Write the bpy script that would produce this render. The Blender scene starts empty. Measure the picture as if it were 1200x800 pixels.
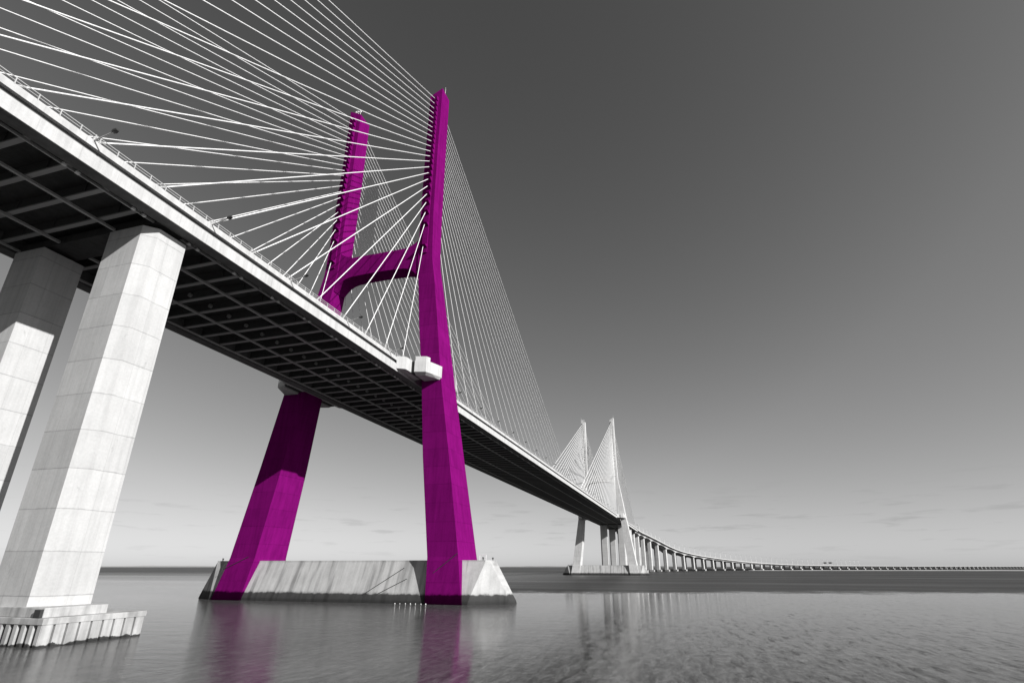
import bpy, bmesh, math, random
from mathutils import Vector, Matrix
random.seed(7)
C = bpy.context.scene.collection
SC = bpy.context.scene

# ------------------------------------------------------------------ camera
# world: +X runs along the bridge away from the viewer, +Y to the left, Z up, water at 0
CAM = Vector((-117.12, -76.74, 7.24))
YAW, PITCH, ROLL, FPX = 0.290165, 0.37168, 0.00045, 623.46
F_ = Vector((math.cos(PITCH)*math.cos(YAW), math.cos(PITCH)*math.sin(YAW), math.sin(PITCH)))
R_ = Vector((math.sin(YAW), -math.cos(YAW), 0)); U_ = R_.cross(F_)
c_, s_ = math.cos(ROLL), math.sin(ROLL)
R2, U2 = R_*c_+U_*s_, U_*c_-R_*s_
cd = bpy.data.cameras.new('camera'); cam = bpy.data.objects.new('camera', cd); C.objects.link(cam)
m = Matrix.Identity(4)
for i in range(3):
    m[i][0], m[i][1], m[i][2], m[i][3] = R2[i], U2[i], -F_[i], CAM[i]
cam.matrix_world = m
cd.sensor_width = 36; cd.lens = FPX/1200*36
cd.shift_x = -9.32/1200; cd.shift_y = 20.65/1200
cd.clip_start = 0.5; cd.clip_end = 60000
SC.camera = cam

# ------------------------------------------------------------------ light
SUN = Vector((-0.385, -1.0, 0.57)).normalized()           # towards the sun
el = math.asin(SUN.z); az = math.atan2(SUN.x, SUN.y)
w = bpy.data.worlds.new('World'); SC.world = w; w.use_nodes = True
nt = w.node_tree; nt.nodes.clear()
def N(t, typ, **k):
    n = t.nodes.new(typ)
    for a, b in k.items(): setattr(n, a, b)
    return n
def mth(t, op, a, b=None, c=None, clamp=False):
    n = N(t, 'ShaderNodeMath', operation=op); n.use_clamp = clamp
    for i, v in enumerate((a, b, c)):
        if v is None: continue
        if isinstance(v, (int, float)): n.inputs[i].default_value = v
        else: t.links.new(v, n.inputs[i])
    return n.outputs[0]
def ramp(t, fac, pts, interp='LINEAR'):
    n = N(t, 'ShaderNodeValToRGB'); n.color_ramp.interpolation = interp
    e = n.color_ramp.elements
    while len(e) < len(pts): e.new(0.5)
    for i, (p, v) in enumerate(pts):
        e[i].position = p; e[i].color = (v, v, v, 1) if isinstance(v, (int, float)) else (*v, 1)
    t.links.new(fac, n.inputs[0]); return n.outputs[0]
sky = N(nt, 'ShaderNodeTexSky', sky_type='NISHITA'); sky.sun_disc = False
sky.sun_elevation = el; sky.sun_rotation = az; sky.altitude = 0; sky.air_density = 1.0; sky.dust_density = 0.6; sky.ozone_density = 1.5
sep = N(nt, 'ShaderNodeSeparateColor'); nt.links.new(sky.outputs[0], sep.inputs[0])
tc = N(nt, 'ShaderNodeTexCoord')
# monochrome sky seen through a red filter: the red channel only
sky_v = mth(nt, 'POWER', sep.outputs[0], 1.0)
sx = N(nt, 'ShaderNodeSeparateXYZ'); nt.links.new(tc.outputs['Generated'], sx.inputs[0])
# faint flat cloud streaks low over the horizon, and one thin trail
mp = N(nt, 'ShaderNodeMapping'); mp.inputs['Scale'].default_value = (5.5, 5.5, 55); nt.links.new(tc.outputs['Generated'], mp.inputs[0])
ns = N(nt, 'ShaderNodeTexNoise'); ns.inputs['Scale'].default_value = 2.1; ns.inputs['Detail'].default_value = 6; ns.inputs['Roughness'].default_value = .55
nt.links.new(mp.outputs[0], ns.inputs[0])
cl = ramp(nt, ns.outputs[0], [(0.0, 0.0), (0.57, 0.0), (0.68, 1.0)])
band = ramp(nt, sx.outputs[2], [(0.0, 0.0), (0.015, 0.3), (0.05, 1.0), (0.085, 0.7), (0.14, 0.0)])
clm = mth(nt, 'MULTIPLY', cl, band)
clm = mth(nt, 'MULTIPLY', clm, -0.15)
clf = mth(nt, 'ADD', clm, 1.0)
d0 = (F_*FPX + R2*(-90) + U2*(400)).normalized()        # darkest, most polarised part of the sky
dp = N(nt, 'ShaderNodeVectorMath', operation='DOT_PRODUCT'); nt.links.new(tc.outputs['Generated'], dp.inputs[0]); dp.inputs[1].default_value = tuple(d0)
off = mth(nt, 'MINIMUM', mth(nt, 'SUBTRACT', 1.0, dp.outputs['Value']), 0.35)
pol = mth(nt, 'ADD', 0.98, mth(nt, 'MULTIPLY', off, 1.55))
soft = mth(nt, 'DIVIDE', mth(nt, 'MULTIPLY', sky_v, 0.79), mth(nt, 'ADD', 1.0, mth(nt, 'MULTIPLY', sky_v, 0.096)))
GRADE = mth(nt, 'MULTIPLY', mth(nt, 'MULTIPLY', soft, pol), clf)
comb = N(nt, 'ShaderNodeCombineColor')
for i in range(3): nt.links.new(GRADE, comb.inputs[i])
bg = N(nt, 'ShaderNodeBackground'); bg.inputs[1].default_value = 0.10
out = N(nt, 'ShaderNodeOutputWorld')
nt.links.new(comb.outputs[0], bg.inputs[0]); nt.links.new(bg.outputs[0], out.inputs[0])
sl = bpy.data.lights.new('sun', 'SUN'); sl.energy = 5.0; sl.angle = math.radians(0.53); sl.color = (1, 0.99, 0.975)
so = bpy.data.objects.new('sun', sl); C.objects.link(so); so.rotation_euler = SUN.to_track_quat('Z', 'Y').to_euler()
so.location = (-60, -200, 120)
vs = SC.view_settings; vs.view_transform = 'Standard'; vs.look = 'None'; vs.gamma = 1; vs.use_curve_mapping = False
vs.exposure = 0.5

# ------------------------------------------------------------------ materials
def mat_concrete(name, col, joint=0.0, tide=None, streak=0.25, blotch=0.18, rough=0.85, vjoint=0.0, grime=0.0, spec=0.2, sx_=1.3):
    m = bpy.data.materials.new(name); m.use_nodes = True; t = m.node_tree; t.nodes.clear()
    L = t.links
    o = N(t, 'ShaderNodeOutputMaterial'); b = N(t, 'ShaderNodeBsdfPrincipled'); L.new(b.outputs[0], o.inputs[0])
    b.inputs['Roughness'].default_value = rough; b.inputs['Specular IOR Level'].default_value = spec
    geo = N(t, 'ShaderNodeNewGeometry'); sp = N(t, 'ShaderNodeSeparateXYZ'); L.new(geo.outputs['Position'], sp.inputs[0])
    # broad blotches
    n1 = N(t, 'ShaderNodeTexNoise'); n1.inputs['Scale'].default_value = 0.35; n1.inputs['Detail'].default_value = 8; n1.inputs['Roughness'].default_value = .62
    L.new(geo.outputs['Position'], n1.inputs[0])
    v = ramp(t, n1.outputs[0], [(0.3, 1-blotch), (0.7, 1+0.0)])
    # vertical streaks
    mpx = N(t, 'ShaderNodeMapping'); mpx.inputs['Scale'].default_value = (sx_, 1.3, 0.07); L.new(geo.outputs['Position'], mpx.inputs[0])
    n2 = N(t, 'ShaderNodeTexNoise'); n2.inputs['Scale'].default_value = 1.0; n2.inputs['Detail'].default_value = 6; n2.inputs['Roughness'].default_value = .6
    L.new(mpx.outputs[0], n2.inputs[0])
    s = ramp(t, n2.outputs[0], [(0.38, 1-streak), (0.58, 1.0)])
    v = mth(t, 'MULTIPLY', v, s)
    # fine grain
    n3 = N(t, 'ShaderNodeTexNoise'); n3.inputs['Scale'].default_value = 4.0; n3.inputs['Detail'].default_value = 6
    L.new(geo.outputs['Position'], n3.inputs[0])
    v = mth(t, 'MULTIPLY', v, ramp(t, n3.outputs[0], [(0.25, 0.93), (0.75, 1.04)]))
    if joint:
        zz = mth(t, 'DIVIDE', sp.outputs[2], joint)
        fr = mth(t, 'FRACT', zz)
        fl = mth(t, 'FLOOR', zz)
        wn = N(t, 'ShaderNodeTexWhiteNoise', noise_dimensions='1D'); L.new(fl, wn.inputs['W'])
        v = mth(t, 'MULTIPLY', v, ramp(t, wn.outputs['Value'], [(0, 0.93), (1, 1.0)]))
        jn = N(t, 'ShaderNodeTexNoise'); jn.inputs['Scale'].default_value = 0.9; L.new(geo.outputs['Position'], jn.inputs[0])
        wdt = mth(t, 'MULTIPLY', jn.outputs[0], 0.05)
        ln = mth(t, 'LESS_THAN', fr, wdt)
        v = mth(t, 'MULTIPLY', v, mth(t, 'SUBTRACT', 1.0, mth(t, 'MULTIPLY', ln, 0.28)))
    if vjoint and joint:
        cv = N(t, 'ShaderNodeCombineXYZ'); L.new(fl, cv.inputs[0]); L.new(mth(t, 'FLOOR', mth(t, 'DIVIDE', mth(t, 'ADD', sp.outputs[0], sp.outputs[1]), vjoint*2)), cv.inputs[1])
        w2 = N(t, 'ShaderNodeTexWhiteNoise', noise_dimensions='2D'); L.new(cv.outputs[0], w2.inputs['Vector'])
        v = mth(t, 'MULTIPLY', v, ramp(t, w2.outputs['Value'], [(0, 0.93), (1, 1.02)]))
        # dark patched spots and drips
        n5 = N(t, 'ShaderNodeTexNoise'); n5.inputs['Scale'].default_value = 1.0; n5.inputs['Detail'].default_value = 8; n5.inputs['Roughness'].default_value = .7
        mp5 = N(t, 'ShaderNodeMapping'); mp5.inputs['Scale'].default_value = (.8, .8, .35); L.new(geo.outputs['Position'], mp5.inputs[0]); L.new(mp5.outputs[0], n5.inputs[0])
        v = mth(t, 'MULTIPLY', v, ramp(t, n5.outputs[0], [(0.0, 0.62), (0.30, 0.8), (0.37, 1.0)]))
    if vjoint:
        ax = mth(t, 'ADD', sp.outputs[0], mth(t, 'MULTIPLY', sp.outputs[1], 1.0))
        fr = mth(t, 'FRACT', mth(t, 'DIVIDE', ax, vjoint))
        ln = mth(t, 'LESS_THAN', fr, 0.03)
        v = mth(t, 'MULTIPLY', v, mth(t, 'SUBTRACT', 1.0, mth(t, 'MULTIPLY', ln, 0.12)))
    if grime:
        mg = N(t, 'ShaderNodeMapping'); mg.inputs['Scale'].default_value = (0.1, 0.45, 0.02); L.new(geo.outputs['Position'], mg.inputs[0])
        g = N(t, 'ShaderNodeTexNoise'); g.inputs['Scale'].default_value = 1.4; g.inputs['Detail'].default_value = 5; L.new(mg.outputs[0], g.inputs[0])
        gr = ramp(t, g.outputs[0], [(0.5, 0.0), (0.63, 1.0)])
        v = mth(t, 'MULTIPLY', v, mth(t, 'SUBTRACT', 1.0, mth(t, 'MULTIPLY', gr, grime)))
    if tide is not None:
        tn = N(t, 'ShaderNodeTexNoise'); tn.inputs['Scale'].default_value = 0.8; tn.inputs['Detail'].default_value = 7; tn.inputs['Roughness'].default_value = .6
        L.new(geo.outputs['Position'], tn.inputs[0])
        lvl = mth(t, 'ADD', sp.outputs[2], mth(t, 'MULTIPLY', mth(t, 'SUBTRACT', tn.outputs[0], 0.5), 1.1))
        td = ramp(t, mth(t, 'DIVIDE', lvl, tide*2), [(0.0, 0.07), (0.42, 0.12), (0.5, 0.85), (0.58, 1.0)])
        v = mth(t, 'MULTIPLY', v, td)
    mix = N(t, 'ShaderNodeVectorMath', operation='SCALE'); mix.inputs[0].default_value = col; L.new(v, mix.inputs['Scale'])
    L.new(mix.outputs[0], b.inputs['Base Color'])
    bp = N(t, 'ShaderNodeBump'); bp.inputs['Strength'].default_value = 0.25; bp.inputs['Distance'].default_value = 0.03
    L.new(n3.outputs[0], bp.inputs['Height']); L.new(bp.outputs[0], b.inputs['Normal'])
    return m
def mat_plain(name, col, rough=0.6, metal=0.0):
    m = bpy.data.materials.new(name); m.use_nodes = True; t = m.node_tree
    b = t.nodes['Principled BSDF']; b.inputs['Roughness'].default_value = rough; b.inputs['Metallic'].default_value = metal
    geo = N(t, 'ShaderNodeNewGeometry'); n = N(t, 'ShaderNodeTexNoise'); n.inputs['Scale'].default_value = 1.7; n.inputs['Detail'].default_value = 5
    t.links.new(geo.outputs['Position'], n.inputs[0])
    r = ramp(t, n.outputs[0], [(0.3, tuple(c*0.8 for c in col)), (0.7, col)]); t.links.new(r, b.inputs['Base Color'])
    return m
G = lambda v: (v, v, v)
MAG = (0.172, 0.0046, 0.125)
M_mag = mat_concrete('magenta_concrete', MAG, joint=4.1, tide=2.0, streak=0.18, blotch=0.14, vjoint=1.6, spec=0.0)
M_pale = mat_concrete('tower_concrete', G(0.60), joint=4.1, tide=2.0, streak=0.15)
M_plinth = mat_concrete('plinth_concrete', G(0.47), tide=2.0, streak=0.14, blotch=0.22, grime=0.4, sx_=0.05)
M_pier = mat_concrete('pier_concrete', G(0.50), joint=4.35, streak=0.10, blotch=0.10, vjoint=2.3)
M_cap = mat_concrete('cap_concrete', G(0.48), streak=0.3, blotch=0.4, tide=0.25)
M_girder_shaded = mat_concrete('shaded_girder_concrete', G(0.16), streak=0.2, blotch=0.3)  # deck concrete darkened for the shade under and behind the fascia
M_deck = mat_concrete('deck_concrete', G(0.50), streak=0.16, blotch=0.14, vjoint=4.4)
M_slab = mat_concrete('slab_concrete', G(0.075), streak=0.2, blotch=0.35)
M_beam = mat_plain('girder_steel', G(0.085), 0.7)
t_ = M_beam.node_tree; g_ = N(t_, 'ShaderNodeNewGeometry'); s_x = N(t_, 'ShaderNodeSeparateXYZ'); t_.links.new(g_.outputs['Position'], s_x.inputs[0])
fl_ = mth(t_, 'LESS_THAN', s_x.outputs[2], 50.755)          # bottom flange paler than the web
mx_ = N(t_, 'ShaderNodeMix', data_type='RGBA'); t_.links.new(fl_, mx_.inputs[0])
src_ = t_.nodes['Principled BSDF'].inputs['Base Color'].links[0].from_socket; t_.links.new(src_, mx_.inputs[6]); mx_.inputs[7].default_value = (.30, .30, .30, 1)
t_.links.new(mx_.outputs[2], t_.nodes['Principled BSDF'].inputs['Base Color'])
M_rail = mat_plain('galvanised_rail', G(0.42), 0.5)
M_cable = mat_plain('white_sheath', G(0.86), 0.45)
M_dark = mat_plain('dark_metal', G(0.03), 0.5)
M_white = mat_plain('white_paint', G(0.78), 0.5)
M_black = mat_plain('near_black', G(0.012), 1.0)  # near black for the shade strip, pile cap core and piles
M_black.node_tree.nodes['Principled BSDF'].inputs['Specular IOR Level'].default_value = 0.05
M_sand = mat_plain('pale_sand', G(0.45), 0.9)
M_asph = mat_plain('asphalt', G(0.05), 0.9)

# ------------------------------------------------------------------ mesh helpers
class MB:
    def __init__(s): s.v = []; s.f = []
    def hexa(s, b, t):
        """b, t: lists of the same number of 3D points, bottom ring and top ring (ccw seen from above)"""
        n = len(b); o = len(s.v); s.v += [tuple(p) for p in b] + [tuple(p) for p in t]
        s.f.append(tuple(o+i for i in reversed(range(n)))); s.f.append(tuple(o+n+i for i in range(n)))
        for i in range(n):
            j = (i+1) % n; s.f.append((o+i, o+j, o+n+j, o+n+i))
        return s
    def box(s, x0, x1, y0, y1, z0, z1):
        if x0 > x1: x0, x1 = x1, x0
        if y0 > y1: y0, y1 = y1, y0
        q = [(x0, y0), (x1, y0), (x1, y1), (x0, y1)]
        return s.hexa([(a, b, z0) for a, b in q], [(a, b, z1) for a, b in q])
    def poly(s, pts, z0, z1):
        a = sum(pts[i][0]*pts[(i+1) % len(pts)][1]-pts[(i+1) % len(pts)][0]*pts[i][1] for i in range(len(pts)))
        if a < 0: pts = list(reversed(pts))
        return s.hexa([(a, b, z0) for a, b in pts], [(a, b, z1) for a, b in pts])
    def loft(s, rings, caps=True):
        n = len(rings[0]); o = len(s.v)
        for r in rings: s.v += [tuple(p) for p in r]
        for k in range(len(rings)-1):
            for i in range(n):
                j = (i+1) % n; s.f.append((o+k*n+i, o+k*n+j, o+(k+1)*n+j, o+(k+1)*n+i))
        if caps:
            s.f.append(tuple(o+i for i in reversed(range(n)))); s.f.append(tuple(o+(len(rings)-1)*n+i for i in range(n)))
        return s
    def tube(s, a, b, r0, r1=None, n=6):
        a, b = Vector(a), Vector(b); r1 = r0 if r1 is None else r1
        d = (b-a).normalized(); u = d.orthogonal().normalized(); v = d.cross(u)
        ring = lambda c, r: [c+(u*math.cos(6.28318*k/n)+v*math.sin(6.28318*k/n))*r for k in range(n)]
        return s.loft([ring(a, r0), ring(b, r1)])
    def build(s, name, mat, parent=None, bevel=0.0, smooth=False):
        me = bpy.data.meshes.new(name); me.from_pydata(s.v, [], s.f)
        bm = bmesh.new(); bm.from_mesh(me); bmesh.ops.recalc_face_normals(bm, faces=bm.faces)
        if bevel: bmesh.ops.bevel(bm, geom=list(bm.edges), offset=bevel, segments=2, affect='EDGES', profile=0.6)
        bm.to_mesh(me); bm.free()
        if smooth:
            for p in me.polygons: p.use_smooth = True
        me.materials.append(mat)
        o = bpy.data.objects.new(name, me); C.objects.link(o)
        if parent: o.parent = parent
        return o
def tag(o, label=None, cat=None, group=None, kind=None):
    for k, v in (('label', label), ('category', cat), ('group', group), ('kind', kind)):
        if v: o[k] = v
    return o
def empty(name, loc, rz=0.0):
    o = bpy.data.objects.new(name, None); C.objects.link(o); o.location = loc; o.rotation_euler = (0, 0, rz); o.empty_display_size = 2
    return o
def interp(x, xs, ys):
    if x <= xs[0]: return ys[0]
    for i in range(len(xs)-1):
        if x <= xs[i+1]: return ys[i]+(ys[i+1]-ys[i])*(x-xs[i])/(xs[i+1]-xs[i])
    return ys[-1]
ORD = ['first','second','third','fourth','fifth','sixth','seventh','eighth','ninth','tenth','eleventh','twelfth','thirteenth','fourteenth',
       'fifteenth','sixteenth','seventeenth','eighteenth','nineteenth','twentieth']
TENS = {2: ('twenty', 'twentieth'), 3: ('thirty', 'thirtieth'), 4: ('forty', 'fortieth'), 5: ('fifty', 'fiftieth'), 6: ('sixty', 'sixtieth'), 7: ('seventy', 'seventieth')}
def ordinal(k):                                           # 0-based
    n = k+1
    if n <= 20: return ORD[n-1]
    a, b = divmod(n, 10)
    return TENS[a][1] if b == 0 else TENS[a][0]+'-'+ORD[b-1]

# ------------------------------------------------------------------ water, shore
def mat_water():
    m = bpy.data.materials.new('estuary_water'); m.use_nodes = True; t = m.node_tree; t.nodes.clear(); L = t.links
    o = N(t, 'ShaderNodeOutputMaterial'); b = N(t, 'ShaderNodeBsdfPrincipled'); L.new(b.outputs[0], o.inputs[0])
    geo = N(t, 'ShaderNodeNewGeometry'); sp = N(t, 'ShaderNodeSeparateXYZ'); L.new(geo.outputs['Position'], sp.inputs[0])
    X_, Y_ = sp.outputs[0], sp.outputs[1]
    def noise(scale, rot=0.0, s=1.0, det=6, ro=.6, dist=0.0):
        mp = N(t, 'ShaderNodeMapping'); mp.inputs['Rotation'].default_value = (0, 0, rot); mp.inputs['Scale'].default_value = (scale[0], scale[1], 1)
        L.new(geo.outputs['Position'], mp.inputs[0])
        n = N(t, 'ShaderNodeTexNoise'); n.inputs['Scale'].default_value = s; n.inputs['Detail'].default_value = det; n.inputs['Roughness'].default_value = ro; n.inputs['Distortion'].default_value = dist
        L.new(mp.outputs[0], n.inputs[0]); return n.outputs[0]
    # wind line across the river: calm inshore water gives way to open ruffled water
    d = mth(t, 'ADD', mth(t, 'MULTIPLY', mth(t, 'ADD', X_, 117.12), math.cos(YAW)), mth(t, 'MULTIPLY', mth(t, 'ADD', Y_, 76.74), math.sin(YAW)))
    lee = mth(t, 'MAXIMUM', mth(t, 'MINIMUM', mth(t, 'MULTIPLY', mth(t, 'ADD', Y_, 20), 1.3), 170), 0)     # the calm reaches farther behind the bridge
    dd = mth(t, 'SUBTRACT', mth(t, 'ADD', d, mth(t, 'MULTIPLY', mth(t, 'SUBTRACT', noise((.05, .05), 0, 1, 8, .75), 0.5), 70)), lee)
    far = ramp(t, mth(t, 'DIVIDE', dd, 400, clamp=True), [(0.0, 0.0), (0.415, 0.0), (0.47, 1.0)])
    soft = ramp(t, mth(t, 'DIVIDE', mth(t, 'SUBTRACT', d, 150), 700, clamp=True), [(0.0, 0.0), (1.0, 1.0)])
    side = mth(t, 'DIVIDE', lee, 170)
    far = mth(t, 'ADD', mth(t, 'MULTIPLY', far, mth(t, 'SUBTRACT', 1.0, side)), mth(t, 'MULTIPLY', soft, side))
    # open side of the bridge: flecked, lightly ruffled skin; sheltered side: smoother
    yy = mth(t, 'ADD', Y_, mth(t, 'MULTIPLY', mth(t, 'SUBTRACT', noise((.06, .06), 0, 1, 5, .6), 0.5), 22))
    flk = ramp(t, mth(t, 'DIVIDE', mth(t, 'SUBTRACT', -50, yy), 40, clamp=True), [(0.0, 0.45), (0.8, 1.0)])
    fine = noise((.55, 1.7), -YAW-.15, 1.0, 6, .7, .3)
    fleck = ramp(t, noise((.24, 1.05), -YAW-.10, 1.0, 9, .8, .4), [(0.40, 0.0), (0.59, 1.0)])
    cloud = noise((.012, .03), -YAW-.2, 1.0, 5, .6, .3)
    # small waves
    r1 = noise((3.2, 1.6), 0.5, 1.0, 6, .65)
    r2 = noise((.5, .22), 0.35, 1.0, 3, .5)
    h = mth(t, 'ADD', mth(t, 'MULTIPLY', r1, 0.030), mth(t, 'MULTIPLY', r2, 0.050))
    chop = ramp(t, mth(t, 'DIVIDE', mth(t, 'ADD', yy, 58), 20, clamp=True), [(0.0, 0.0), (1.0, 1.0)])      # tidal chop among the piers
    amp = mth(t, 'ADD', mth(t, 'ADD', mth(t, 'ADD', WAVE_CALM, mth(t, 'MULTIPLY', chop, WAVE_CHOP)), mth(t, 'MULTIPLY', mth(t, 'MULTIPLY', flk, fleck), WAVE_FLECK)), mth(t, 'MULTIPLY', far, WAVE_FAR))
    bp = N(t, 'ShaderNodeBump'); bp.inputs['Distance'].default_value = 1.0
    L.new(h, bp.inputs['Height']); L.new(amp, bp.inputs['Strength']); L.new(bp.outputs[0], b.inputs['Normal'])
    b.inputs['IOR'].default_value = 1.30
    rg = mth(t, 'ADD', 0.03, mth(t, 'MULTIPLY', far, ramp(t, noise((.02, .0025), -YAW, 1, 7, .65), [(0.3, 0.22), (0.7, 0.45)])))
    L.new(mth(t, 'ADD', rg, mth(t, 'MULTIPLY', mth(t, 'MULTIPLY', flk, fleck), 0.10)), b.inputs['Roughness'])
    ruf = mth(t, 'MULTIPLY', flk, mth(t, 'SUBTRACT', 1.0, fleck))            # cat's-paw patches whose steep wavelets throw back little sky
    sl_ = mth(t, 'MAXIMUM', mth(t, 'SUBTRACT', 0.13, mth(t, 'MULTIPLY', ruf, 0.125)), 0.006)
    L.new(sl_, b.inputs['Specular IOR Level'])
    # turbid silt colour with long bands; ripple shading and reflection flecks painted in
    bn = noise((.01, .0012), 0.29, 1, 6, .6)
    silt_shade = mth(t, 'ADD', 0.082, mth(t, 'MULTIPLY', mth(t, 'SUBTRACT', bn, 0.5), 0.10))
    silt_shade = mth(t, 'MULTIPLY', silt_shade, mth(t, 'SUBTRACT', 1.0, mth(t, 'MULTIPLY', far, 0.42)))
    silt_shade = mth(t, 'MULTIPLY', silt_shade, ramp(t, cloud, [(0.3, 0.8), (0.7, 1.1)]))
    fm = mth(t, 'ADD', 1.0, mth(t, 'MULTIPLY', mth(t, 'MULTIPLY', flk, mth(t, 'SUBTRACT', 1.0, far)), mth(t, 'SUBTRACT', mth(t, 'MULTIPLY', fleck, 0.85), 0.42)))
    silt_shade = mth(t, 'MULTIPLY', silt_shade, fm)
    silt_shade = mth(t, 'MULTIPLY', silt_shade, ramp(t, fine, [(0.35, 0.62), (0.65, 1.4)]))  # fine ripple shading put into the base colour
    cc = N(t, 'ShaderNodeCombineColor')
    for i in range(3): L.new(silt_shade, cc.inputs[i])
    L.new(cc.outputs[0], b.inputs['Base Color'])
    return m
WAVE_CALM, WAVE_CHOP, WAVE_FLECK, WAVE_FAR = 0.2, 0.75, 0.25, 0.1
M_water = mat_water()
wb = MB(); 
for (x0, x1, y0, y1) in ((-1500, 40000, -30000, 30000),):
    wb.v += [(x0, y0, 0), (x1, y0, 0), (x1, y1, 0), (x0, y1, 0)]; wb.f.append((0, 1, 2, 3))
wo = wb.build('water', M_water); tag(wo, 'grey rippled estuary water under the bridge', 'water', kind='structure')

# low far shore on the left horizon
fs = MB(); prev = None; ring = []
for i in range(121):
    a = -0.35 + 1.5*i/120; dist = 9500
    hgt = 12 + 9*math.sin(i*.31)*math.sin(i*.113+1) + random.uniform(0, 5)
    ring.append((CAM.x+dist*math.cos(a), CAM.y+dist*math.sin(a), max(5, hgt)))
for k, off in enumerate((0, 300)):
    for (x, y, z) in ring:
        dx, dy = x-CAM.x, y-CAM.y; q = 1+off/9500
        fs.v.append((CAM.x+dx*q, CAM.y+dy*q, -1)); fs.v.append((CAM.x+dx*q, CAM.y+dy*q, z if k == 0 else z*0.8))
nn = 121*2
for i in range(120):
    fs.f.append((2*i, 2*i+2, 2*i+3, 2*i+1)); fs.f.append((nn+2*i, nn+2*i+1, nn+2*i+3, nn+2*i+2)); fs.f.append((2*i+1, 2*i+3, nn+2*i+3, nn+2*i+1))
tag(fs.build('far_shore', mat_plain('shore_grey', G(0.22), 0.95)), 'low thin strip of far shore along the horizon', 'shore', kind='structure')  # shore in plain grey with mild noise

# ------------------------------------------------------------------ towers
KZ = [-2, 0.0, 9.2, 31.2, 51.2, 66.2, 78.2, 87.2, 102.2, 121.2, 149.5]
KO = [32.2, 31.5, 29.75, 26.1, 22.7, 20.55, 18.7, 17.2, 16.75, 16.65, 16.75]
KI = [24.0, 23.4, 22.55, 19.5, 17.6, 15.3, 13.9, 12.85, 12.75, 12.6, 12.65]
KD = [7.7, 7.25, 5.5, 4.75, 4.5, 3.6, 3.0, 2.7, 2.85, 2.8, 2.6]
ANZ = [144.6,142.5,140.4,138.4,136.5,134.6,132.7,131.0,129.2,127.3,125.3,123.4,121.5,119.6,117.5,115.3,113.0,110.5,107.7,104.8,101.4,97.4,90.2]
NCAB = len(ANZ)
DX = [9.6+8.45*(NCAB-1-k) for k in range(NCAB)]           # top cable reaches farthest
def prof(z): return interp(z, KZ, KO), interp(z, KZ, KI), interp(z, KZ, KD)
ZR0, ZR1 = 86.5, 146.2
PRO = 1.15                                                # how far the anchor corbels stand out

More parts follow.
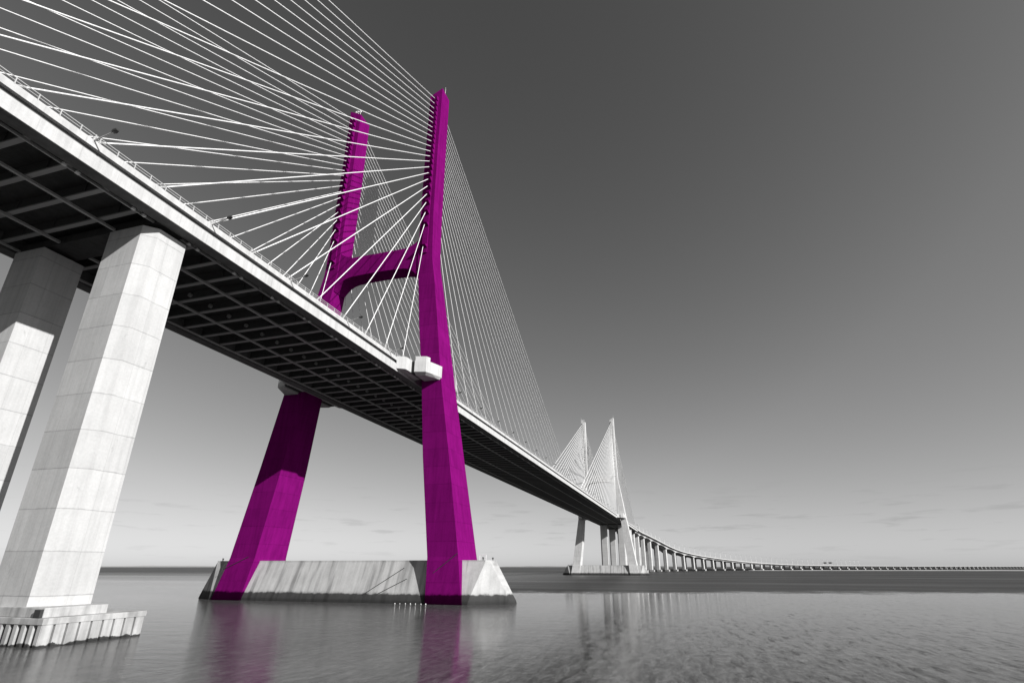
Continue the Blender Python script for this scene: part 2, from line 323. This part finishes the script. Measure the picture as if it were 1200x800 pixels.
def tower(x0, mat, label, cat, plinth_label):
    t = empty('bridge_tower', (x0, 0, 0)); tag(t, label, cat)
    for sg in (-1, 1):
        # leg: full block below and above the slot zone, slotted cross-section in it
        mb = MB()
        zs = [-2, 0, 4, 9.2, 20, 31.2, 41, 51.2, 58, 66.2, 72, 78.2, 83, ZR0]
        rect = lambda z: [(-prof(z)[2], sg*prof(z)[1], z), (-prof(z)[2], sg*prof(z)[0], z), (prof(z)[2], sg*prof(z)[0], z), (prof(z)[2], sg*prof(z)[1], z)]
        mb.loft([rect(z) for z in zs])
        mb.loft([rect(z) for z in [ZR0, 90, 95, 102.2, 110, 121.2, 130, 140, ZR1]])
        o, i, d = prof(149)
        ztop_o, ztop_i = 149.5, 147.2
        mb.loft([rect(ZR1), [(-d, sg*i, ztop_i), (-d, sg*o, ztop_o), (d, sg*o, ztop_o), (d, sg*i, ztop_i)]])
        leg = mb.build('leg', mat, t)
        for sx in (-1, 1):
            tb = MB()                                      # stepped row of hooded anchor corbels proud of the face
            for k, z in enumerate(ANZ):
                d_ = prof(z)[2]
                ux, uz = DX[k]-d_-PRO, -(z-52.7); L_ = math.hypot(ux, uz); ux /= L_; uz /= L_       # along the cable
                cx, cz = d_+PRO, z
                px, pz = -uz, ux                           # across the cable, pointing up and out
                zn = ANZ[k-1] if k else z+2.1
                hw = min(0.62, (zn-z)*0.30)
                q = [(d_-0.15, cz+hw*1.9), (cx+px*hw, cz+pz*hw), (cx-px*hw, cz-pz*hw), (d_-0.15, cz-hw*0.9)]
                tb.loft([[(sx*a, sg*13.95, b) for a, b in q], [(sx*a, sg*15.65, b) for a, b in q]])
            bk = [[(sx*(prof(z)[2]-.1), sg*14.0, z), (sx*(prof(z)[2]+.35), sg*14.0, z), (sx*(prof(z)[2]+.35), sg*15.6, z), (sx*(prof(z)[2]-.1), sg*15.6, z)] for z in (88.5, 102.2, 121.2, 145.4)]
            tb.loft(bk); tb.build('anchor_corbel_row', mat, leg)
        # antenna on top
        an = MB(); an.tube((0, sg*16.5, 149.3), (0, sg*16.5, 152.6), 0.07, 0.03)
        an.build('antenna', M_white, leg)
        if sg > 0:
            for q in (13.4, 14.2, 15.0): an = MB(); an.tube((-2, sg*q, 147.6), (-2, sg*q, 149.1), 0.08, 0.08); an.box(-2.25, -1.75, sg*q-.2, sg*q+.2, 149.0, 149.5); an.build('beacon', M_white, leg)
        # corbelled platforms front and back at deck level
        for sx in (-1, 1):
            cb = MB()
            P = lambda pts: [(sx*a, sg*b) for a, b in pts]
            cb.poly(P([(13.4, 15.47), (12.2, 17.3), (9.9, 17.5), (4.3, 17.5), (4.3, 15.47)]), 50.55, 53.62)
            cb.build('platform_wing', M_deck, t)
            kb = MB()
            low = P([(9.0, 18.4), (8.4, 20.6), (5.6, 22.0), (4.3, 22.7), (4.3, 18.4)]); top = P([(10.1, 18.4), (9.3, 21.1), (7.6, 21.9), (4.3, 23.0), (4.3, 18.4)])
            if sx*sg < 0: low.reverse(); top.reverse()
            kb.loft([[(a, b, 49.9) for a, b in low], [(a, b, 50.5) for a, b in top], [(a, b, 53.35) for a, b in top]])
            up = P([(10.0, 18.5), (9.2, 21.0), (8.0, 21.5), (7.6, 18.5)])
            if sx*sg < 0: up.reverse()
            kb.loft([[(a, b, 53.3) for a, b in up], [(a, b, 54.5) for a, b in up]])
            kb.build('bearing_block', M_deck, t, bevel=0.08)
            wk = MB(); wk.box(sx*4.4, sx*9.8, sg*17.3, sg*18.5, 50.4, 53.3); wk.build('platform_link', M_slab, t)
    # cross beam with haunched ends
    cb = MB(); rings = []
    for y in [-13.4,-12.6,-11.8,-11,-10,-8.5,-6,-3,0,3,6,8.5,10,11,11.8,12.6,13.4]:
        a = abs(y)
        top = 91.3 + (0 if a < 8.5 else 2.6*((a-8.5)/4.9)**1.6)
        bot = 85.1 - 0.35*(a/10)**2 - (0 if a < 8 else 3.4*((a-8)/5.4)**2.4)
        d = 2.5
        rings.append([(-d, y, bot), (-d, y, top), (d, y, top), (d, y, bot)])
    cb.loft(rings); cb.build('cross_beam', mat, t)
    # plinth
    pb = MB()
    def pl(x1, y1, x2, y2, z): 
        q = [(-x1, -y1), (-x2, -y2), (x2, -y2), (x1, -y1), (x1, y1), (x2, y2), (-x2, y2), (-x1, y1)]
        return [(a, b, z) for a, b in q]
    pb.loft([pl(6.9, 32.6, 2.0, 41.0, -1.5), pl(6.65, 32.7, 2.0, 40.3, 0.6), pl(3.55, 35.2, 2.2, 35.8, 8.2), pl(3.5, 35.2, 2.2, 35.8, 8.55)])
    po = pb.build('plinth', M_plinth, t)
    if plinth_label: po['label'] = plinth_label
    for sg in (-1, 1):
        for x, y in ((-2.8, 34.4), (1.8, 35.0)):
            b = MB(); b.tube((x, sg*y, 8.5), (x, sg*y, 8.95), 0.12, 0.12, 8); b.tube((x, sg*y, 8.95), (x, sg*y, 9.15), 0.24, 0.2, 10); b.build('bollard', M_dark, po)
        h = MB()
        for k, (x, y) in enumerate(((2.8, 31.5), (2.8, 33.0))):
            h.tube((x, sg*y, 8.5), (x, sg*y, 9.7), 0.06)
        h.tube((2.8, sg*31.5, 9.7), (2.8, sg*33.0, 9.7), 0.06); h.tube((2.8, sg*31.5, 9.1), (2.8, sg*33.0, 9.1), 0.05)
        h.build('handrail', M_white, po)
    return t
t1 = tower(0, M_mag, 'tall magenta twin-legged bridge tower with a crossbeam, nearest to the camera', 'bridge tower', 'grey streaked concrete plinth at the waterline')
t2 = tower(420, M_pale, 'smaller looking pale concrete twin-legged bridge tower in the distance', 'bridge tower', None)
# ropes slung down the near plinth and legs
for a, b in (((-6.1, -24.4, 6.0), (-5.6, -29.6, 9.9)), ((-6.1, 30.6, 6.6), (-5.6, 24.4, 9.4)), ((-6.35, -8.2, 1.6), (-4.1, -16.5, 7.0)), ((-6.3, -11.5, 1.7), (-5.0, -17.8, 4.8))):
    r = MB(); r.tube(a, b, 0.07, 0.07, 6); r.build('mooring_rope', M_dark, t1)

# ------------------------------------------------------------------ main deck
XA, XB = -214.0, 628.0
ZS = 50.0
deck = empty('bridge_deck', (0, 0, 0)); tag(deck, 'long straight concrete bridge deck hung from white stays, dark girders beneath', 'bridge deck')
for sg in (-1, 1):
    b = MB(); b.box(XA, XB, sg*15.27, sg*13.45, ZS+.004, ZS+1.7); b.box(XA, XB, sg*14.95, sg*13.45, ZS+1.701, ZS+2.5); b.build('edge_girder', M_girder_shaded, deck)
    b = MB(); b.box(XA, XB, sg*15.45, sg*15.275, ZS, ZS+1.75); b.build('fascia_panel', M_deck, deck)
    b = MB(); b.box(XA, XB, sg*15.47, sg*14.75, ZS+2.502, ZS+3.3)
    b.hexa([(XA, sg*15.35 if sg < 0 else sg*14.85, ZS+3.3), (XB, sg*15.35 if sg < 0 else sg*14.85, ZS+3.3), (XB, sg*14.85 if sg < 0 else sg*15.35, ZS+3.3), (XA, sg*14.85 if sg < 0 else sg*15.35, ZS+3.3)],
           [(XA, sg*15.2 if sg < 0 else sg*14.95, ZS+3.6), (XB, sg*15.2 if sg < 0 else sg*14.95, ZS+3.6), (XB, sg*14.95 if sg < 0 else sg*15.2, ZS+3.6), (XA, sg*14.95 if sg < 0 else sg*15.2, ZS+3.6)])
    b.build('parapet', M_deck, deck)
    b = MB(); x = XA
    while x < 420:
        b.box(x-.05, x+.05, sg*15.3, sg*15.18, ZS+3.45, ZS+4.32); x += 2.2 if x < 60 else 4.4
    b.box(XA, 420, sg*15.27, sg*15.21, ZS+4.22, ZS+4.30); b.box(XA, 420, sg*15.27, sg*15.21, ZS+3.86, ZS+3.92)
    b.build('railing', M_rail, deck)
    b = MB(); b.box(XA, XB, sg*12.75, sg*12.55, ZS+0.05, ZS+0.35); b.box(XA, XB, sg*13.3, sg*13.2, ZS+0.35, ZS+0.5); b.build('gantry_rail', M_rail, deck)
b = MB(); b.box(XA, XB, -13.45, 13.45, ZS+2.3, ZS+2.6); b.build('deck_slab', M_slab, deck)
b = MB(); b.box(XA, XB, -13.0, 13.0, ZS+2.604, ZS+2.68); b.build('road_surface', M_asph, deck)
# cross girders: I-shaped, 4.4 m apart
def girder(x):
    b = MB(); b.box(x-.08, x+.08, -13.44, 13.44, ZS+0.75, ZS+2.29); b.box(x-.32, x+.32, -13.44, 13.44, ZS+0.55, ZS+0.75)
    for y in (-9, -3, 3, 9): b.box(x-.27, x+.27, y-.04, y+.04, ZS+0.752, ZS+2.28)
    return b
xs = [-98.0+4.4*i for i in range(166) if -98.0+4.4*i < XB-1]
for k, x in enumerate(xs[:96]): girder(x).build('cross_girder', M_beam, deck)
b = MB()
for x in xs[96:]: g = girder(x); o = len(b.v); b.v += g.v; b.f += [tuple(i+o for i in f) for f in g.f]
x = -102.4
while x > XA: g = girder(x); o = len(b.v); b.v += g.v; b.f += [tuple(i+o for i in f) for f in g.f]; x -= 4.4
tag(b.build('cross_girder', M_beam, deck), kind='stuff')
for y in (-5.7, 4.7):
    b = MB(); b.box(XA, XB, y-.09, y+.09, ZS+0.2, ZS+0.5); b.box(XA, XB, y-.2, y+.2, ZS+0.14, ZS+0.2); b.build('inspection_rail', M_rail, deck)
for x in xs:
    if -60 < x < 60:
        b = MB(); b.tube((x-.45, 2.4, ZS+1.55), (x+.45, 2.4, ZS+1.55), 0.38, 0.38, 14); b.build('drain_pipe', M_rail, deck)
# small pairs of white blocks by the fascia
x = -94.0
while x < 120:
    b = MB()
    for dx in (0, 1.5): b.box(x+dx-.22, x+dx+.22, -13.2, -12.85, ZS-0.18, ZS+0.1); b.tube((x+dx, -13.0, ZS+.1), (x+dx, -13.0, ZS+.6), .05)
    b.build('soffit_block', M_white, deck); x += 8.45
# ------------------------------------------------------------------ piers under the side spans
def pier(x0, label, cap=True):
    t = empty('bridge_pier', (x0, 0, 0)); tag(t, label, 'bridge pier', 'twin-column piers under the stayed deck')
    for sg in (-1, 1):
        yo, yi, hx, c = 13.3, 6.2, 2.75, 1.35
        q = [(-hx, yi+.0), (-hx, yo-c), (-hx+c, yo), (hx, yo), (hx, yi)]
        q = [(a, sg*b_) for a, b_ in q]
        b = MB(); b.poly(q, 3.3, 49.35); col = b.build('column', M_pier, t)
        b = MB(); b.box(-1.6, 1.6, sg*8.3, sg*11.6, 49.35, 49.98); b.build('bearing', M_dark, t)
    b = MB(); b.box(-2.0, 2.0, -13.3, 13.3, 49.99, 51.2); b.build('diaphragm', M_slab, t)
    # upper slab
    b = MB(); b.box(-3.4, 3.0, -15.6, 15.6, 2.55, 3.45); b.build('cap_slab', M_cap, t, bevel=0.06)
    b = MB(); b.box(-3.72, -3.41, -15.55, -14.75, 2.6, 3.3); b.build('niche_block', M_dark, t)  # dark block added in place of an open niche
    # ribbed pile cap
    px0, px1, py = -3.7, 7.2, 16.3
    b = MB(); b.box(px0+.35, px1-.35, -py+.35, py-.35, -0.4, 1.95); b.build('pile_cap', M_black, t)  # core nearly black so the gaps between panels read dark
    b = MB(); b.box(px0-.05, px1+.05, -py-.05, py+.05, 1.952, 2.54); b.build('cap_rim', M_cap, t, bevel=0.05)
    n = 0
    for sg in (-1, 1):
        k = 9; wd = (px1-px0)/k
        for i in range(k):
            xa = px0+i*wd+0.06; xb = xa+wd-0.22; j = random.uniform(-.08, .08)
            b = MB(); y0, y1 = sg*(py-.36), sg*py
            b.hexa([(xa, min(y0, y1), 0.0+j), (xb, min(y0, y1), 0.0+j), (xb, max(y0, y1), 0.0+j), (xa, max(y0, y1), 0.0+j)],
                   [(xa, min(y0, y1), 1.949), (xb, min(y0, y1), 1.949), (xb, max(y0, y1), 1.949), (xa, max(y0, y1), 1.949)]); b.build('cap_panel', M_cap, t); n += 1
    k = 30; wd = 2*py/k
    for i in range(k):
        ya = -py+i*wd+.05; yb = ya+wd*0.45
        b = MB(); b.box(px0-.0, px0+.36, ya, yb, -0.05+random.uniform(-.08, .08), 1.949); b.build('cap_panel', M_cap, t)
    for i in range(6):
        for j in range(12):
            pass
    b = MB()
    for xx in (-2, 1.5, 5):
        for yy in range(-14, 15, 4): b.tube((xx, yy, -2), (xx, yy, 0.3), 0.6, 0.6, 10)
    b.build('pile', M_black, t)
    return t
pier(-71.9, 'white twin-column pier at the left edge, nearest to the camera')
pier(492, 'twin-column pier first beyond the far pale tower, inside the stayed span')
pier(562, 'twin-column pier second beyond the far pale tower, inside the stayed span')

# ------------------------------------------------------------------ stay cables
FANW = {(-1, -1): 'near-side fan left of', (-1, 1): 'near-side fan right of', (1, -1): 'far-side fan left of', (1, 1): 'far-side fan right of'}
for tx, tname in ((0, 'magenta tower'), (420, 'far pale tower')):
    for sg in (-1, 1):
        for sx in (-1, 1):
            for k in range(NCAB):
                z = ANZ[k]; o_, i_, d_ = prof(z)
                a = Vector((sx*DX[k], sg*14.55, ZS+2.7)); b_ = Vector((sx*(d_+PRO-.05), sg*14.8, z))
                mb = MB(); root = Vector((tx, 0, 0)) + a
                rr_ = 0.092 if tx == 0 else 0.16
                mb.tube((0, 0, 0), b_-a, rr_, rr_, 8)
                c = mb.build('stay_cable', M_cable, None, smooth=False); c.location = root
                tag(c, 'white stay cable, %s from top, %s %s' % (ordinal(k), FANW[(sg, sx)], tname), 'stay cable', 'stay cables of the %s %s' % (FANW[(sg, sx)], tname))
                if tx == 0:
                    u = (b_-a).normalized(); s = MB(); s.tube(u*0.2, u*2.6, 0.16, 0.16, 8); s.tube(u*2.6, u*2.9, 0.2, 0.13, 8); s.build('anchor_sleeve', M_rail, c)

# ------------------------------------------------------------------ lamp arms on the near parapet
def lamp_arm(x, label):
    t = empty('lamp', (x, -15.47, ZS+3.3)); tag(t, label, 'lamp', 'outreach lamps along the near parapet')
    b = MB(); b.tube((0, .05, 0.0), (0, -2.9, 0.55), 0.10, 0.08, 8); b.box(-.15, .15, -.02, .06, -.35, .35); b.build('arm', M_rail, t)
    b = MB(); b.loft([[(-.2, -2.7, .45), (.2, -2.7, .45), (.2, -2.7, .6), (-.2, -2.7, .6)], [(-.26, -3.0, .46), (.26, -3.0, .46), (.26, -3.0, .72), (-.26, -3.0, .72)], [(-.18, -3.4, .58), (.18, -3.4, .58), (.18, -3.4, .78), (-.18, -3.4, .78)]])
    b.build('lamp_head', M_dark, t)
    b = MB(); b.tube((-.05, .12, -0.4), (.1, .12, 1.0), 0.05, 0.04, 6); b.build('stem', M_rail, t)
for k in range(5): lamp_arm(-16.7-17.05*k, 'outreach lamp on the near parapet, %s to the left of the magenta tower' % ordinal(k))
for k in range(22): lamp_arm(18.0+17.05*k, 'outreach lamp on the near parapet, %s to the right of the magenta tower' % ordinal(k))

# ------------------------------------------------------------------ curving approach viaduct
HS = [0, 625, 1025, 1625, 2625, 9000]; HH = [0, 0, 0.3677, 0.6659, 0.6410, 0.6424]
PX, PY, PH = [0.0], [0.0], []
STEP = 5.0
for i in range(1100):
    h = interp(i*STEP, HS, HH); PH.append(h); PX.append(PX[-1]+STEP*math.cos(h)); PY.append(PY[-1]-STEP*math.sin(h))
def at(s):
    i = min(int(s/STEP), 1098); f = s/STEP-i
    return PX[i]+(PX[i+1]-PX[i])*f, PY[i]+(PY[i+1]-PY[i])*f, interp(s, HS, HH)
ZSS = [0, 628, 700, 785, 845, 870, 930, 1020, 1140, 1295, 1500, 1695, 2180, 3515, 5400]
ZZ = [53.6, 53.6, 52.9, 50.6, 44.2, 41.4, 35.8, 29.8, 24.2, 18.2, 13.0, 11.2, 10.5, 11.0, 11.0]
ZZ[4] = 45.6; ZZ[5] = 42.6
def ztop(s):
    return sum(interp(s+d, ZSS, ZZ) for d in (-60, -40, -20, 0, 20, 40, 60))/7 if s > 700 else interp(s, [0, 628, 700], [53.6, 53.6, (interp(700, ZSS, ZZ)*3+interp(720, ZSS, ZZ)+interp(740, ZSS, ZZ)+interp(760, ZSS, ZZ)+interp(680, ZSS, ZZ))/7])
piers_s = [628+51.1*i for i in range(5)] + [883.3+50*i for i in range(62)]
def depth(s):
    if s > 1300: return 1.75
    d = min(abs(s-q) for q in piers_s); hn = max(0, 1-d/22.0)**2
    return 2.0 + (2.2*hn if s < 1100 else 0.6*hn)
vd = empty('viaduct', (628, 0, 0)); tag(vd, 'approach viaduct deck curving away and down to the right horizon', 'viaduct')
def sweep(sec, s0, s1, step):
    mb = MB(); rings = []; s = s0
    while s <= s1:
        x, y, h = at(s); nx, ny = math.sin(h), math.cos(h)       # left normal
        rings.append([(x+nx*a-628, y+ny*a, ztop(s)+b) for a, b in sec(s)]); s += step
    mb.loft(rings); return mb
sweep(lambda s: [(-14.9, -3.0+.0), (14.9, -3.0), (14.9, -1.1), (-14.9, -1.1)] if False else [(-14.9, -1.55), (14.9, -1.55), (14.9, -1.05), (-14.9, -1.05)], 628.2, 4300, 10).build('deck_slab', M_deck, vd)
for sg in (-1, 1):
    sweep(lambda s: [(sg*15.4, -1.35), (sg*14.7, -1.35), (sg*14.7, 0), (sg*15.4, 0)], 628.2, 4300, 10).build('parapet', M_deck, vd)
    sweep(lambda s: [(sg*12.6, -1.56), (sg*11.9, -1.6-depth(s)), (sg*4.2, -1.6-depth(s)), (sg*3.4, -1.56)], 628.2, 4300, 5).build('box_girder', M_deck, vd)
for k, s in enumerate(piers_s):
    x, y, h = at(s); t = empty('viaduct_pier', (x, y, 0), -h)
    tag(t, 'pale twin-column viaduct pier, %s beyond the stayed spans counting away from the camera' % ordinal(k), 'viaduct pier', 'viaduct piers marching to the horizon')
    zt = ztop(s)-1.62-depth(s)
    big = s < 1300
    for sg in (-1, 1):
        hx, hy = (2.0, 3.0) if big else (1.9, 2.4)
        b = MB(); b.poly([(-hx, sg*8-hy+.8), (-hx+.8, sg*8-hy), (hx-.8, sg*8-hy), (hx, sg*8-hy+.8), (hx, sg*8+hy-.8), (hx-.8, sg*8+hy), (-hx+.8, sg*8+hy), (-hx, sg*8+hy-.8)], 3.0, zt); b.build('column', M_pale, t)
        b = MB(); b.box(-3.4, 3.4, sg*8-5, sg*8+5, -1, 3.0); b.build('pile_cap', M_cap, t)
# near-black strip added under the viaduct, standing in for shade
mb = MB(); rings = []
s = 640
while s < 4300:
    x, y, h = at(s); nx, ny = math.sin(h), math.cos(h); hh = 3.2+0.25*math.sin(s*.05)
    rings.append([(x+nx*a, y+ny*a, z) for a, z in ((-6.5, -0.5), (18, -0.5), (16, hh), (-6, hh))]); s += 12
mb.loft(rings); tag(mb.build('shade_strip', M_black), 'long dark strip beneath the viaduct standing in for shade', 'mud bank', kind='structure')
# pale sand flat in front of the far viaduct, right
mb = MB(); a_, b2 = [], []
for i in range(60):
    q = i/59; ang = YAW - 0.38 - 0.62*q
    near = (1190-70*q)/math.cos(ang-YAW)*(1+0.012*math.sin(i*1.3)); far = (1330+120*q)/math.cos(ang-YAW)*(1+0.02*math.sin(i*.9))
    if i == 0: far = near*1.01
    a_.append((CAM.x+near*math.cos(ang), CAM.y+near*math.sin(ang))); b2.append((CAM.x+far*math.cos(ang), CAM.y+far*math.sin(ang)))
n = len(a_); mb.v = [(x, y, 0.05) for x, y in a_]+[(x, y, 0.25) for x, y in b2]
for i in range(n-1): mb.f.append((i, i+1, n+i+1, n+i))
tag(mb.build('sand_flat', M_sand), 'thin pale sand flat on the right in front of the far viaduct', 'sand flat', kind='structure')
# street lamps along the viaduct
for k in range(48):
    s = 705+26*k; x, y, h = at(s); t = empty('street_lamp', (x, y, ztop(s)-1.05), -h)
    tag(t, 'tall thin double-armed street lamp, %s along the curving viaduct counting away from the camera' % ordinal(k), 'street lamp', 'street lamps along the viaduct')
    b = MB(); b.tube((0, 0, 0), (0, 0, 15), 0.3, 0.22, 6); b.build('pole', M_white, t)
    for sg in (-1, 1):
        b = MB(); b.tube((0, 0, 14.9), (0, sg*3, 15.6), .12, .1, 5); b.box(-.3, .3, min(sg*2.9, sg*4.2), max(sg*2.9, sg*4.2), 15.45, 15.75); b.build('lamp_head', M_white, t)
# sign gantries over the viaduct
for s, lab in ((650, 'grey sign gantry on the deck just beyond the far pale tower'), (1745, 'small sign gantry over the low viaduct near the right horizon')):
    x, y, h = at(s); t = empty('sign_gantry', (x, y, ztop(s)-1.05), -h); tag(t, lab, 'sign gantry')
    for sg in (-1, 1):
        b = MB(); b.box(-.3, .3, sg*14.3-.3, sg*14.3+.3, 0, 7.4); b.build('post', M_rail, t)
    b = MB(); b.box(-.35, .35, -14.6, 14.6, 7.4, 8.2); b.build('beam', M_rail, t)
    for q in (-7, 7): b = MB(); b.box(-.5, -.36, q-4, q+4, 5.8, 9.2); b.build('sign_panel', M_dark if s > 1000 else M_white, t)
# white floats by the near plinth
for k in range(7):
    b = MB(); n = 10; rings = []
    r0 = random.uniform(.09, .15)
    for j in range(1, 6):
        th = math.pi*j/6; rings.append([(r0*math.sin(th)*math.cos(6.283*i/n), r0*math.sin(th)*math.sin(6.283*i/n), -r0*.7*math.cos(th)) for i in range(n)])
    b.loft(rings); b.tube((0, 0, r0*.5), (0, 0, r0*1.1), .05, .05, 6)
    o = b.build('float', M_white, None, smooth=True); o.location = (-8.2+random.uniform(-.4, .4), -17.3-1.15*k+random.uniform(-.2, .2), 0.1)
    tag(o, 'small white float by the magenta tower plinth, %s from the left in its row' % ordinal(k), 'float', 'row of small white floats')
